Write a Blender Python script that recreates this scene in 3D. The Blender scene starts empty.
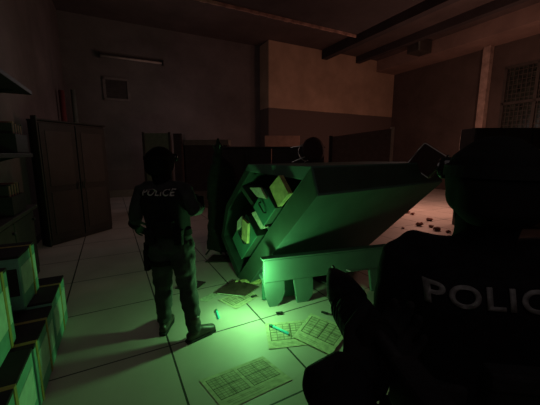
import bpy, bmesh, math, random
from mathutils import Vector as V, Matrix, Quaternion, noise
from mathutils.bvhtree import BVHTree
random.seed(7)
sc = bpy.context.scene
COL = sc.collection
PI = math.pi

# ------------------------------------------------------------------ materials
def new_mat(name):
    m = bpy.data.materials.new(name); m.use_nodes = True
    nt = m.node_tree
    return m, nt, nt.nodes['Principled BSDF']

def mat(name, col, rough=.6, metal=0., var=.18, scale=6., bump=0., spec=.4, dirt=None, dirt_scale=2.5):
    m, nt, b = new_mat(name)
    N, L = nt.nodes, nt.links
    tc = N.new('ShaderNodeTexCoord')
    nz = N.new('ShaderNodeTexNoise'); nz.inputs['Scale'].default_value = scale; nz.inputs['Detail'].default_value = 6
    L.new(tc.outputs['Object'], nz.inputs['Vector'])
    r = N.new('ShaderNodeValToRGB')
    r.color_ramp.elements[0].position = .3; r.color_ramp.elements[1].position = .7
    r.color_ramp.elements[0].color = [c * (1 - var) for c in col] + [1]
    r.color_ramp.elements[1].color = [min(1, c * (1 + var)) for c in col] + [1]
    L.new(nz.outputs['Fac'], r.inputs['Fac'])
    out = r.outputs['Color']
    if dirt:
        n2 = N.new('ShaderNodeTexNoise'); n2.inputs['Scale'].default_value = dirt_scale; n2.inputs['Detail'].default_value = 8
        L.new(tc.outputs['Object'], n2.inputs['Vector'])
        r2 = N.new('ShaderNodeValToRGB'); r2.color_ramp.elements[0].position = .5; r2.color_ramp.elements[1].position = .75
        L.new(n2.outputs['Fac'], r2.inputs['Fac'])
        mx = N.new('ShaderNodeMixRGB'); L.new(r2.outputs['Color'], mx.inputs['Fac'])
        L.new(out, mx.inputs['Color1']); mx.inputs['Color2'].default_value = list(dirt) + [1]
        out = mx.outputs['Color']
    L.new(out, b.inputs['Base Color'])
    b.inputs['Roughness'].default_value = rough; b.inputs['Metallic'].default_value = metal
    b.inputs['Specular IOR Level'].default_value = spec
    if bump:
        bp = N.new('ShaderNodeBump'); bp.inputs['Strength'].default_value = bump; bp.inputs['Distance'].default_value = .01
        L.new(nz.outputs['Fac'], bp.inputs['Height']); L.new(bp.outputs['Normal'], b.inputs['Normal'])
    return m

def mth(nt, op, a, b=None, c=None):
    n = nt.nodes.new('ShaderNodeMath'); n.operation = op
    for i, x in enumerate((a, b, c)):
        if x is None: continue
        if isinstance(x, (int, float)): n.inputs[i].default_value = x
        else: nt.links.new(x, n.inputs[i])
    return n.outputs[0]

def floor_mat():
    m, nt, b = new_mat('floor_tiles'); N, L = nt.nodes, nt.links
    tc = N.new('ShaderNodeTexCoord'); mp = N.new('ShaderNodeMapping'); mp.vector_type = 'POINT'
    mp.inputs['Rotation'].default_value = (0, 0, -math.radians(1.3))
    L.new(tc.outputs['Object'], mp.inputs['Vector'])
    sp = N.new('ShaderNodeSeparateXYZ'); L.new(mp.outputs[0], sp.inputs[0])
    def seam(o, off, s, w):
        f = mth(nt, 'FRACT', mth(nt, 'DIVIDE', mth(nt, 'SUBTRACT', o, off - w / 2), s))
        return mth(nt, 'LESS_THAN', f, w / s)
    s = mth(nt, 'MAXIMUM', seam(sp.outputs[0], .345, .905, .016), seam(sp.outputs[1], 1.54, .98, .014))
    nz = N.new('ShaderNodeTexNoise'); nz.inputs['Scale'].default_value = 1.6; nz.inputs['Detail'].default_value = 9
    L.new(tc.outputs['Object'], nz.inputs['Vector'])
    r = N.new('ShaderNodeValToRGB'); r.color_ramp.elements[0].position = .3; r.color_ramp.elements[1].position = .72
    r.color_ramp.elements[0].color = (.50, .43, .385, 1); r.color_ramp.elements[1].color = (.63, .555, .50, 1)
    L.new(nz.outputs['Fac'], r.inputs['Fac'])
    mx = N.new('ShaderNodeMixRGB'); L.new(s, mx.inputs['Fac']); L.new(r.outputs[0], mx.inputs['Color1'])
    mx.inputs['Color2'].default_value = (.05, .045, .04, 1)
    L.new(mx.outputs[0], b.inputs['Base Color'])
    b.inputs['Roughness'].default_value = .55; b.inputs['Specular IOR Level'].default_value = .3
    bp = N.new('ShaderNodeBump'); bp.inputs['Strength'].default_value = .6; bp.inputs['Distance'].default_value = .006
    L.new(mth(nt, 'SUBTRACT', 1, s), bp.inputs['Height']); L.new(bp.outputs[0], b.inputs['Normal'])
    return m

def wall_mat(name, col, low=None, zlow=0., rough=.9):
    """mottled plaster with streaks; optional lower band in a second colour up to zlow"""
    m, nt, b = new_mat(name); N, L = nt.nodes, nt.links
    tc = N.new('ShaderNodeTexCoord')
    nz = N.new('ShaderNodeTexNoise'); nz.inputs['Scale'].default_value = .8; nz.inputs['Detail'].default_value = 9; nz.inputs['Roughness'].default_value = .65
    L.new(tc.outputs['Object'], nz.inputs['Vector'])
    r = N.new('ShaderNodeValToRGB'); r.color_ramp.elements[0].position = .28; r.color_ramp.elements[1].position = .75
    r.color_ramp.elements[0].color = [c * .7 for c in col] + [1]; r.color_ramp.elements[1].color = [c * 1.2 for c in col] + [1]
    L.new(nz.outputs['Fac'], r.inputs['Fac']); out = r.outputs[0]
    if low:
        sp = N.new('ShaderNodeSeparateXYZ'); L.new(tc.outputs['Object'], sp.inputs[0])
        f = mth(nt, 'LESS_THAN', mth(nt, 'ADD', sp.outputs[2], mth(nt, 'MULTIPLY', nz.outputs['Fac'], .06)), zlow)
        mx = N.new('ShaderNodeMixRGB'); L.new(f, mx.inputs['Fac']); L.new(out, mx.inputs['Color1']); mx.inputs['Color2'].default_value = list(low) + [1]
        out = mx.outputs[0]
    L.new(out, b.inputs['Base Color']); b.inputs['Roughness'].default_value = rough; b.inputs['Specular IOR Level'].default_value = .15
    bp = N.new('ShaderNodeBump'); bp.inputs['Strength'].default_value = .25; bp.inputs['Distance'].default_value = .02
    L.new(nz.outputs['Fac'], bp.inputs['Height']); L.new(bp.outputs[0], b.inputs['Normal'])
    return m

def sheet_mat(name, paper, ink, cols, rows, spread=False, heavy=1.):
    """printed ruled form: UV driven table lines"""
    m, nt, b = new_mat(name); N, L = nt.nodes, nt.links
    uv = N.new('ShaderNodeUVMap'); sp = N.new('ShaderNodeSeparateXYZ'); L.new(uv.outputs[0], sp.inputs[0])
    u, v = sp.outputs[0], sp.outputs[1]
    def inside(o, a, c): return mth(nt, 'MULTIPLY', mth(nt, 'GREATER_THAN', o, a), mth(nt, 'LESS_THAN', o, c))
    def lines(o, a, c, n, w):
        t = mth(nt, 'MULTIPLY', mth(nt, 'DIVIDE', mth(nt, 'SUBTRACT', o, a), c - a), n)
        f = mth(nt, 'FRACT', mth(nt, 'ADD', t, w / 2))
        return mth(nt, 'LESS_THAN', f, w)
    tot = None
    blocks = [(.06, .47), (.53, .94)] if spread else [(.08, .92)]
    for a, c in blocks:
        g = mth(nt, 'MAXIMUM', lines(u, a, c, cols, .13 * heavy), lines(v, .28, .9, rows, .2 * heavy))
        big = mth(nt, 'MAXIMUM', lines(u, a, c, 1.9, .035), lines(v, .28, .9, 1.95, .05))
        g = mth(nt, 'MAXIMUM', mth(nt, 'MULTIPLY', g, .62), big)
        fld = mth(nt, 'MULTIPLY', inside(u, a - .006, c + .006), inside(v, .27, .91))
        g = mth(nt, 'MULTIPLY', mth(nt, 'MAXIMUM', g, .14), fld)
        tot = g if tot is None else mth(nt, 'MAXIMUM', tot, g)
    for a in ((.06, .13, .17) if spread else (.09, .14)):
        t = mth(nt, 'MULTIPLY', inside(v, a, a + .018), inside(u, .1, .62)); tot = mth(nt, 'MAXIMUM', tot, mth(nt, 'MULTIPLY', t, .35))
    nz = N.new('ShaderNodeTexNoise'); nz.inputs['Scale'].default_value = 9; nz.inputs['Detail'].default_value = 6; L.new(uv.outputs[0], nz.inputs['Vector'])
    r = N.new('ShaderNodeValToRGB'); r.color_ramp.elements[0].position = .3; r.color_ramp.elements[1].position = .65
    r.color_ramp.elements[0].color = [c * .62 for c in paper] + [1]; r.color_ramp.elements[1].color = list(paper) + [1]
    L.new(nz.outputs['Fac'], r.inputs['Fac'])
    mx = N.new('ShaderNodeMixRGB'); L.new(tot, mx.inputs['Fac']); L.new(r.outputs[0], mx.inputs['Color1']); mx.inputs['Color2'].default_value = list(ink) + [1]
    L.new(mx.outputs[0], b.inputs['Base Color']); b.inputs['Roughness'].default_value = .8; b.inputs['Specular IOR Level'].default_value = .2
    return m

def emit_mat(name, col, s):
    m, nt, b = new_mat(name)
    b.inputs['Base Color'].default_value = list(col) + [1]; b.inputs['Emission Color'].default_value = list(col) + [1]
    b.inputs['Emission Strength'].default_value = s
    nz = nt.nodes.new('ShaderNodeTexNoise'); nz.inputs['Scale'].default_value = 30
    r = nt.nodes.new('ShaderNodeValToRGB'); r.color_ramp.elements[0].color = [c * .8 for c in col] + [1]; r.color_ramp.elements[1].color = list(col) + [1]
    nt.links.new(nz.outputs['Fac'], r.inputs['Fac']); nt.links.new(r.outputs[0], b.inputs['Base Color'])
    return m

M = dict(
    floor=floor_mat(),
    wall=wall_mat('wall_plaster', (.145, .117, .113)),
    wall_b=wall_mat('wall_plaster_back', (.150, .125, .122), (.12, .10, .097), 1.1),
    jut=wall_mat('wall_brown_plaster', (.46, .31, .22), (.13, .095, .085), 3.75),  # paler brown above, darker lower band
    wall_r=wall_mat('wall_dark_brown', (.10, .075, .066)),
    ceil=wall_mat('ceiling_dark', (.10, .075, .07)),
    soffit=wall_mat('soffit_plaster', (.27, .18, .15)),
    drop=wall_mat('dropped_ceiling', (.055, .045, .045)),
    rim=mat('torn_ceiling_edge', (.34, .2, .16), .9, var=.6, scale=5),
    column=mat('column_paint', (.42, .30, .25), .8, dirt=(.2, .14, .12)),
    green=mat('green_enamel', (.10, .19, .155), .6, var=.12, scale=3, dirt=(.075, .14, .118), dirt_scale=1.5, spec=.25),
    green_d=mat('dark_green_enamel', (.045, .085, .06), .55, var=.2, scale=4, dirt=(.04, .07, .05)),
    green_l=mat('pale_green_enamel', (.26, .42, .29), .5, var=.1, scale=4),
    bench=mat('bench_enamel', (.125, .215, .175), .6, var=.1, scale=4, spec=.25),
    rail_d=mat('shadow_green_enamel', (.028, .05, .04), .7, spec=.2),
    teal=mat('teal_enamel', (.05, .18, .12), .5, var=.15),
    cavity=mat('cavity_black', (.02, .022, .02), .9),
    folder=mat('manila_folder', (.50, .46, .20), .8, var=.3, scale=14),
    page=mat('page_white', (.55, .56, .42), .85, var=.25, scale=30),
    bark=mat('dark_wood', (.05, .03, .027), .6, var=.35, scale=4),
    wardrobe=mat('wardrobe_wood', (.013, .0105, .0105), .6, var=.3, scale=4),
    wardrobe2=mat('wardrobe_panel', (.018, .014, .0135), .55, var=.3, scale=4),
    steel=mat('chrome', (.75, .75, .75), .4, .7, var=.05),
    dsteel=mat('dark_steel', (.06, .06, .06), .4, .8, var=.2),
    maroon=mat('maroon_upholstery', (.055, .024, .024), .85, var=.25, scale=40),
    shelf=mat('shelf_black', (.022, .018, .018), .6),
    counter=mat('counter_brown', (.055, .043, .04), .7, var=.2),
    coat=mat('coat_cloth', (.011, .010, .0095), .95, var=.3, scale=8, bump=.4),
    partition=mat('partition_brown', (.19, .13, .11), .9, var=.15, scale=10),
    partition2=mat('partition_grey', (.16, .145, .12), .9, var=.15, scale=10),
    partition3=mat('partition_dark', (.05, .036, .034), .9, var=.2),
    lit_board=mat('tan_board', (.40, .25, .19), .8, var=.15),
    red=mat('red_paint', (.16, .035, .035), .8),
    greypipe=mat('grey_paint', (.12, .125, .11), .8),
    vent=mat('vent_metal', (.16, .13, .125), .6, .2),
    vent_in=mat('vent_inside', (.05, .04, .04), .8),
    tube=mat('dead_tube_glass', (.42, .34, .31), .3),
    glass=mat('window_dark_glass', (.03, .035, .028), .15, var=.7, scale=7, bump=.3),
    frame=mat('window_frame', (.05, .042, .036), .6),
    locker=mat('locker_grey', (.045, .045, .042), .5, .3, dirt=(.03, .028, .026)),
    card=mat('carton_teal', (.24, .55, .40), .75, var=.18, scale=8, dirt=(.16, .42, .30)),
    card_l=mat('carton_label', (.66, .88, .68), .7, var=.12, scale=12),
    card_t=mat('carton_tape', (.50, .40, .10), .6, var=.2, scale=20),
    card_shade=mat('carton_shade', (.035, .03, .028), .85, var=.2),  # near-black for carton tops and fronts, their shade put into the colour
    stick=emit_mat('glow_stick', (.05, .75, .42), .35),
    stickcap=mat('glow_stick_cap', (.04, .25, .18), .5),
    uniform=mat('uniform_cloth', (.034, .036, .037), .9, var=.35, scale=14, bump=.5),
    trouser=mat('trouser_cloth', (.031, .034, .032), .9, var=.4, scale=9, bump=.6),
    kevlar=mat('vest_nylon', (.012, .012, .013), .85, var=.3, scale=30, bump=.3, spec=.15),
    kevlar_d=mat('vest_nylon_shaded', (.006, .006, .007), .95, var=.3, scale=30, bump=.2, spec=.08),  # darker copy of the nylon, silhouette shade put into the colour
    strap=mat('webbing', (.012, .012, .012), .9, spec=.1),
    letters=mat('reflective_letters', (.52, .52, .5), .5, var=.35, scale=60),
    letters_d=mat('shaded_letters', (.11, .11, .11), .6, var=.45, scale=50),  # darker copy of the letters, near officer's shade put into the colour
    helmet=mat('helmet_shell', (.008, .008, .008), .9, var=.2, spec=.1),
    lens=mat('goggle_lens', (.01, .011, .012), .08),
    skin=mat('skin', (.30, .18, .13), .55, var=.08, scale=20),
    lip=mat('lips', (.22, .09, .075), .5), eye=mat('eye_white', (.5, .5, .48), .2), iris=mat('eye_iris', (.03, .02, .012), .2),
    glove=mat('glove_leather', (.008, .008, .008), .9, var=.3, scale=30, bump=.3, spec=.1),
    boot=mat('boot_leather', (.03, .022, .019), .45, var=.3, scale=20), sole=mat('boot_sole', (.012, .012, .012), .8),
    gun=mat('gun_metal', (.008, .008, .009), .6, .3, var=.3, scale=30, spec=.15), gunp=mat('gun_polymer', (.005, .005, .005), .9, spec=.08),
    brass=mat('watch_face', (.6, .66, .55), .25, .7),
    sheet1=sheet_mat('ruled_spread', (.66, .60, .42), (.05, .045, .03), 7, 9, True),
    sheet2=sheet_mat('ruled_form', (.68, .61, .42), (.05, .05, .03), 6, 6),
    sheet3=sheet_mat('ruled_form_bold', (.72, .65, .45), (.06, .045, .03), 4, 7, heavy=1.1),
    photo=mat('brown_folder', (.06, .036, .03), .6, var=.4, scale=14),
    dphoto=mat('black_folder', (.035, .025, .022), .6, var=.3, scale=14),
    rubble=mat('brick_rubble', (.30, .13, .10), .9, var=.5, scale=30),
    pale=mat('pale_board', (.55, .42, .34), .8), grey=mat('grey_plastic', (.25, .25, .25), .4),
    files=mat('file_spines', (.34, .15, .12), .7, var=.3), files2=mat('file_spines_dark', (.04, .03, .03), .7),
)

# ------------------------------------------------------------------ object helpers
OFF = {}
def empty(name, loc=(0, 0, 0), rot=None, local=False):
    o = bpy.data.objects.new(name, None); COL.objects.link(o); o.location = loc
    o.empty_display_size = .1
    if isinstance(rot, Matrix): rot = rot.to_quaternion()
    if rot is not None: o.rotation_mode = 'QUATERNION'; o.rotation_quaternion = rot
    OFF[o.name] = Matrix.Identity(4) if local else Matrix.LocRotScale(V(loc), rot, None)
    return o
def tag(o, label=None, cat=None, group=None, kind=None):
    if label: o['label'] = label
    if cat: o['category'] = cat
    if group: o['group'] = group
    if kind: o['kind'] = kind
    return o
def thing(name, loc, label, cat, group=None, rot=None, local=False):
    return tag(empty(name, loc, rot, local), label, cat, group)

def obj(name, bm, m, parent=None, smooth=False, bevel=0., at=None, turn=None):
    """link a bmesh as one object; world-built geometry is moved into its parent's frame"""
    me = bpy.data.meshes.new(name)
    if bm.faces and not isinstance(bm, bpy.types.Mesh): bmesh.ops.recalc_face_normals(bm, faces=bm.faces)
    if turn is not None: turn = turn.to_quaternion() if isinstance(turn, Matrix) else turn
    X = OFF[parent.name] if parent is not None else Matrix.LocRotScale(V(at or (0, 0, 0)), turn, None)
    bm.transform(X.inverted())
    bm.to_mesh(me); bm.free()
    ms = m if isinstance(m, (list, tuple)) else [m]
    for x in ms: me.materials.append(x)
    if smooth:
        for p in me.polygons: p.use_smooth = True
    o = bpy.data.objects.new(name, me); COL.objects.link(o)
    if parent is not None: o.parent = parent
    else:
        o.location = X.to_translation(); o.rotation_mode = 'QUATERNION'; o.rotation_quaternion = X.to_quaternion()
    OFF[o.name] = X
    if bevel:
        md = o.modifiers.new('bevel', 'BEVEL'); md.width = bevel; md.segments = 2; md.limit_method = 'ANGLE'
    return o
def NB(): return bmesh.new()
def struct(name, bm, m, **k):
    k.setdefault('turn', RM)
    return tag(obj(name, bm, m, **k), kind='structure')

def box(bm, c, s, rot=None):
    """axis box centre c, full size s, optional Matrix rot (3x3)"""
    R = (rot.to_4x4() if rot else Matrix.Identity(4))
    bmesh.ops.create_cube(bm, size=1, matrix=Matrix.Translation(V(c)) @ R @ Matrix.Diagonal((s[0], s[1], s[2], 1)))
    return bm
def prism(bm, poly, vec):
    """extrude a list of 3D points by vec"""
    vec = V(vec); a = [bm.verts.new(V(p)) for p in poly]; b = [bm.verts.new(V(p) + vec) for p in poly]
    n = len(a); bm.faces.new(a[::-1]); bm.faces.new(b)
    for i in range(n): bm.faces.new((a[i], a[(i + 1) % n], b[(i + 1) % n], b[i]))
    return bm
def loft(bm, pts, rx, ry=None, side=V((1, 0, 0)), n=14, dome=.55, sq=1.):
    """closed tapered tube through pts with elliptical rings and domed ends"""
    pts = [V(p) for p in pts]; k = len(pts)
    if isinstance(rx, (int, float)): rx = [rx] * k
    if ry is None: ry = rx
    if isinstance(ry, (int, float)): ry = [ry] * k
    side = V(side); rings = []
    def ring(c, t, a, b):
        s = side - t * side.dot(t)
        if s.length < 1e-3: s = t.orthogonal()
        s.normalize(); q = t.cross(s)
        pw = lambda x: math.copysign(abs(x) ** sq, x)
        return [bm.verts.new(c + s * (a * pw(math.cos(2 * PI * i / n))) + q * (b * pw(math.sin(2 * PI * i / n)))) for i in range(n)]
    tan = []
    for i in range(k):
        t = pts[min(i + 1, k - 1)] - pts[max(i - 1, 0)]; tan.append(t.normalized())
    if dome:
        t = tan[0]; r = min(rx[0], ry[0]); c0 = bm.verts.new(pts[0] - t * r * dome)
        rings.append(ring(pts[0] - t * r * dome * .62, t, rx[0] * .68, ry[0] * .68))
    for i in range(k): rings.append(ring(pts[i], tan[i], rx[i], ry[i]))
    if dome:
        t = tan[-1]; r = min(rx[-1], ry[-1])
        rings.append(ring(pts[-1] + t * r * dome * .62, t, rx[-1] * .68, ry[-1] * .68)); c1 = bm.verts.new(pts[-1] + t * r * dome)
    for a, b in zip(rings, rings[1:]):
        for i in range(n): bm.faces.new((a[i], a[(i + 1) % n], b[(i + 1) % n], b[i]))
    if dome:
        for i in range(n):
            bm.faces.new((c0, rings[0][(i + 1) % n], rings[0][i])); bm.faces.new((c1, rings[-1][i], rings[-1][(i + 1) % n]))
    else:
        bm.faces.new(rings[0][::-1]); bm.faces.new(rings[-1])
    return bm
def cyl(bm, a, b, r, r2=None, n=14): return loft(bm, [a, b], [r, r if r2 is None else r2], n=n, dome=0)
def ball(bm, c, r, rot=None, sub=3):
    if isinstance(r, (int, float)): r = (r, r, r)
    R = rot.to_4x4() if rot else Matrix.Identity(4)
    bmesh.ops.create_icosphere(bm, subdivisions=sub, radius=1, matrix=Matrix.Translation(V(c)) @ R @ Matrix.Diagonal((*r, 1)))
    return bm
def tube(bm, pts, r, n=8, corner=.04):
    """bent metal tube with rounded corners"""
    pts = [V(p) for p in pts]; out = [pts[0]]
    for a, b, c in zip(pts, pts[1:], pts[2:]):
        d1 = (a - b); d2 = (c - b); k = min(corner, d1.length * .45, d2.length * .45)
        p0 = b + d1.normalized() * k; p1 = b + d2.normalized() * k
        for t in (0, .33, .67, 1): out.append(p0.lerp(b, t).lerp(b.lerp(p1, t), t))
    out.append(pts[-1])
    return loft(bm, out, r, n=n, dome=0, side=V((.13, .7, .31)))
def remesh(bm, voxel, smooth=4, disp=0., dscale=8.):
    """fuse overlapping solids into one continuous skin"""
    me = bpy.data.meshes.new('tmp'); bmesh.ops.recalc_face_normals(bm, faces=bm.faces); bm.to_mesh(me); bm.free()
    o = bpy.data.objects.new('tmp', me); COL.objects.link(o)
    md = o.modifiers.new('r', 'REMESH'); md.mode = 'VOXEL'; md.voxel_size = voxel
    s = o.modifiers.new('s', 'SMOOTH'); s.iterations = smooth; s.factor = .5
    dg = bpy.context.evaluated_depsgraph_get(); e = o.evaluated_get(dg); m2 = bpy.data.meshes.new_from_object(e)
    nb = bmesh.new(); nb.from_mesh(m2)
    bpy.data.objects.remove(o); bpy.data.meshes.remove(me); bpy.data.meshes.remove(m2)
    if disp:
        nb.normal_update()
        for v in nb.verts:
            p = v.co; v.co = p + v.normal * disp * (noise.noise(V((p.x * dscale, p.y * dscale, p.z * dscale * 1.8))) + .5 * noise.noise(p * dscale * 2.3))
    return nb

# ------------------------------------------------------------------ room frame (u along the back wall, v away from the camera)
PSI = math.radians(27)
U = V((math.cos(PSI), math.sin(PSI), 0)); W = V((-math.sin(PSI), math.cos(PSI), 0)); Z = V((0, 0, 1))
RM = Matrix((U, W, Z)).transposed(); RQ = RM.to_quaternion()          # room axes as a rotation
def P(u, v, z=0): return U * u + W * v + Z * z
def rbox(bm, u0, u1, v0, v1, z0, z1):
    return box(bm, P((u0 + u1) / 2, (v0 + v1) / 2, (z0 + z1) / 2), (u1 - u0, v1 - v0, z1 - z0), RM)

H = 6.5
UL, UR, VB, VJ, VR = -1.5, 13.8, 13.0, 12.1, -3.0
struct('floor', rbox(NB(), UL - .2, UR + .2, VR - .2, VB + .2, -.2, 0), M['floor'])
struct('ceiling', rbox(NB(), UL - .2, UR + .2, VR - .2, VB + .2, H, H + .2), M['ceil'])
struct('wall_left', rbox(NB(), UL - .2, UL, VR, VB, 0, H), M['wall'])
struct('wall_back', rbox(NB(), UL - .2, UR + .2, VB, VB + .2, 0, H), M['wall_b'])
struct('wall_rear', rbox(NB(), UL - .2, UR + .2, VR - .2, VR, 0, H), M['wall'])
UJ = 6.1
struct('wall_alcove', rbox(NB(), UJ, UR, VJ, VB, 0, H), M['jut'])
# right wall with a window opening
WV0, WV1, WZ0, WZ1 = 3.6, 6.7, 2.3, 5.0
b = NB()
rbox(b, UR, UR + .2, VR, WV0, 0, H); rbox(b, UR, UR + .2, WV1, VJ, 0, H)
rbox(b, UR, UR + .2, WV0, WV1, 0, WZ0); rbox(b, UR, UR + .2, WV0, WV1, WZ1, H)
struct('wall_right', b, M['wall_r'])
w1 = rbox(NB(), UR + .08, UR + .12, WV0, WV1, WZ0, WZ1); w1 = struct('window_1', w1, M['glass'])
b = NB()
for v in (WV0, (WV0 * 2 + WV1) / 3, (WV0 + 2 * WV1) / 3, WV1): rbox(b, UR - .02, UR + .1, v - .05, v + .05, WZ0, WZ1)
for z in (WZ0, (WZ0 + WZ1) / 2, WZ1): rbox(b, UR - .02, UR + .1, WV0 - .05, WV1 + .05, z - .05, z + .05)
obj('window_frame', b, M['frame'], w1)
b = NB()
for i in range(1, 22):
    v = WV0 + (WV1 - WV0) * i / 22; rbox(b, UR + .01, UR + .02, v - .012, v + .012, WZ0, WZ1)
for i in range(1, 16):
    z = WZ0 + (WZ1 - WZ0) * i / 16; rbox(b, UR + .012, UR + .022, WV0, WV1, z - .012, z + .012)
obj('wire_mesh', b, M['frame'], w1)
# soffit along the right wall, column, dropped ceiling with its torn edge, beams
struct('trim_1', rbox(NB(), UR - 1.35, UR, VR, VJ, 5.95, H), M['soffit'])
struct('trim_2', rbox(NB(), UR - .30, UR - .02, 7.2, 7.48, 0, 5.95), M['column'], bevel=.02)
b = rbox(NB(), 1.7, 6.7, 1.2, 7.4, 5.25, 5.5); struct('trim_3', b, M['drop'])
b = NB()
for i in range(40):
    u0 = 1.7 + i * 5.0 / 40; hgt = .05 + .06 * random.random()
    rbox(b, u0, u0 + 5.0 / 40 + .005, 7.4, 7.43, 5.2 - hgt * .3, 5.3 + hgt)
struct('trim_4', b, M['rim'])
struct('trim_7', rbox(NB(), 8.9, 9.2, VR, VJ, H - .4, H), M['drop'])
struct('trim_9', rbox(NB(), 11.0, 11.25, VR, VJ, H - .3, H), M['drop'])
struct('trim_8', rbox(NB(), 2.4, 6.6, 3.0, 3.3, 5.1, 5.25), M['drop'])
struct('baseboard_left', rbox(NB(), UL, UL + .02, VR, VB, 0, .12), M['shelf'])
struct('baseboard_back', rbox(NB(), UL, UJ, VB - .02, VB, 0, .28), M['partition2'])

# ceiling unit by the soffit
t = thing('ceiling_speaker', P(11.9, 9.2, 5.7), 'small dark box mounted high up under the ceiling at the soffit edge', 'speaker', rot=RQ)
obj('body', box(NB(), P(11.9, 9.2, 6.22), (.8, .6, .5), RM), M['frame'], t, bevel=.02)
obj('bracket', box(NB(), P(11.9, 9.2, 6.485), (.1, .1, .03), RM), M['dsteel'], t)
obj('edge_strip', box(NB(), P(11.5 - .01, 8.9, 6.22), (.07, .04, .5), RM), M['greypipe'], t)

# wall fittings on the back wall: dead tube light, vent, pipes
t = thing('tube_light', P(-.2, VB - .1, 5.2), 'long unlit fluorescent batten fixed high across the left end of the back wall', 'light fitting', rot=RQ)
obj('housing', rbox(NB(), -.35, 1.85, VB - .10, VB - .005, 5.2, 5.30), M['vent_in'], t, bevel=.01)
obj('tube', cyl(NB(), P(-.3, VB - .13, 5.19), P(1.8, VB - .13, 5.19), .04), M['tube'], t, smooth=True)
for u in (-.33, 1.83): obj('end_cap', rbox(NB(), u - .03, u + .03, VB - .18, VB - .06, 5.12, 5.31), M['dsteel'], t)
t = thing('wall_vent', P(-.3, VB - .06, 4.0), 'square pale-framed air vent on the back wall below the tube light', 'vent', rot=RQ)
b = NB()
u0, u1, z0, z1 = -.30, .60, 3.66, 4.50
VB_ = VB - .005; rbox(b, u0, u1, VB - .06, VB_, z1 - .09, z1); rbox(b, u0, u1, VB - .06, VB_, z0, z0 + .09)
rbox(b, u0, u0 + .09, VB - .06, VB_, z0, z1); rbox(b, u1 - .09, u1, VB - .06, VB_, z0, z1)
obj('frame', b, M['vent'], t)
obj('backing', rbox(NB(), u0, u1, VB - .016, VB - .005, z0, z1), M['vent_in'], t)
b = NB()
for i in range(8):
    z = z0 + .13 + i * .075; rbox(b, u0 + .09, u1 - .09, VB - .045, VB - .02, z, z + .025)
obj('louvre', b, M['vent_in'], t)
b = cyl(NB(), P(-1.36, 11.0, 0), P(-1.36, 11.0, 3.55), .075); tag(obj('standpipe', b, M['red'], smooth=True), 'dull red vertical pipe in the corner behind the dark wardrobe', 'pipe')
b = cyl(NB(), P(-1.12, 11.6, 0), P(-1.12, 11.6, 3.7), .07); tag(obj('standpipe', b, M['greypipe'], smooth=True), 'grey vertical pipe just right of the red pipe', 'pipe')

# ------------------------------------------------------------------ dark wardrobe standing askew at the left
def wardrobe():
    a = V((-4.02, 5.23, 0)); c = V((-3.58, 6.55, 0)); L = (c - a).length; x = (c - a).normalized(); n = V((x.y, -x.x, 0))   # n faces the room
    n = -n; R = Matrix((x, n, Z)).transposed().to_quaternion(); R3 = R.to_matrix(); 
    t = thing('wardrobe', a, 'tall dark two-door wardrobe standing askew by the left wall', 'wardrobe', rot=R)
    def bx(bm, s0, s1, d0, d1, z0, z1): return box(bm, a + x * (s0 + s1) / 2 + n * -(d0 + d1) / 2 + Z * (z0 + z1) / 2, (s1 - s0, d1 - d0, z1 - z0), R3)
    obj('carcass', bx(NB(), 0, L, -.24, -.02, .0, 2.26), M['wardrobe'], t, bevel=.01)
    obj('cornice', bx(NB(), 0, L + .02, -.26, .02, 2.26, 2.29), M['wardrobe'], t, bevel=.01)
    obj('side_post', bx(NB(), -.03, .0, -.10, .03, 0, 2.34), M['shelf'], t, bevel=.01)
    for k in range(2):
        s0 = .02 + k * (L / 2 - .01); s1 = s0 + L / 2 - .03
        d = obj('door', bx(NB(), s0, s1, -.02, .012, .08, 2.22), M['wardrobe'], t, bevel=.006)
        for (za, zb) in ((.2, 1.0), (1.1, 2.1)):
            b = NB()
            bx(b, s0 + .09, s1 - .09, .012, .02, za, zb); obj('panel', b, M['wardrobe2'], d, bevel=.006)
        sk = s1 - .05 if k == 0 else s0 + .05
        obj('handle', cyl(NB(), a + x * sk - n * .04 + Z * 1.0, a + x * sk - n * .04 + Z * 1.14, .01), M['dsteel'], d)
wardrobe()

# ------------------------------------------------------------------ shelving on the left wall
def wall_shelf(z, thick, u1, v0, v1, label):
    t = thing('wall_shelf', P(UL, v1, z), label, 'shelf', 'dark shelves on the left wall', RQ)
    obj('board', rbox(NB(), UL + .004, u1, v0, v1, z, z + thick), M['shelf'], t, bevel=.006)
    for v in (v0 + .5, v1 - .3):
        b = NB(); prism(b, [P(UL + .004, v, z), P(u1 - .1, v, z), P(UL + .004, v, z - .12)], W * .03); obj('bracket', b, M['dsteel'], t)
wall_shelf(2.46, .05, -.96, 1.8, 5.12, 'topmost dark board shelf on the left wall')
wall_shelf(1.64, .05, -1.0, 1.8, 4.95, 'middle dark board shelf at eye height on the left wall')
t = thing('counter_unit', P(UL + .3, 3.5, 0), 'low brown counter along the left wall under the shelves', 'counter', rot=RQ)
obj('carcass', rbox(NB(), UL + .025, -1.13, 1.6, 5.15, 0, .93), M['counter'], t)
obj('worktop', rbox(NB(), UL + .025, -1.07, 1.58, 5.2, .93, .98), M['counter'], t, bevel=.008)
for k in range(4):
    v0 = 1.65 + k * .87
    d = obj('door', rbox(NB(), -1.13, -1.11, v0, v0 + .83, .1, .9), M['counter'], t, bevel=.006)
    obj('knob', ball(NB(), P(-1.09, v0 + .75, .8), .02, sub=2), M['dsteel'], d, smooth=True)
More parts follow.
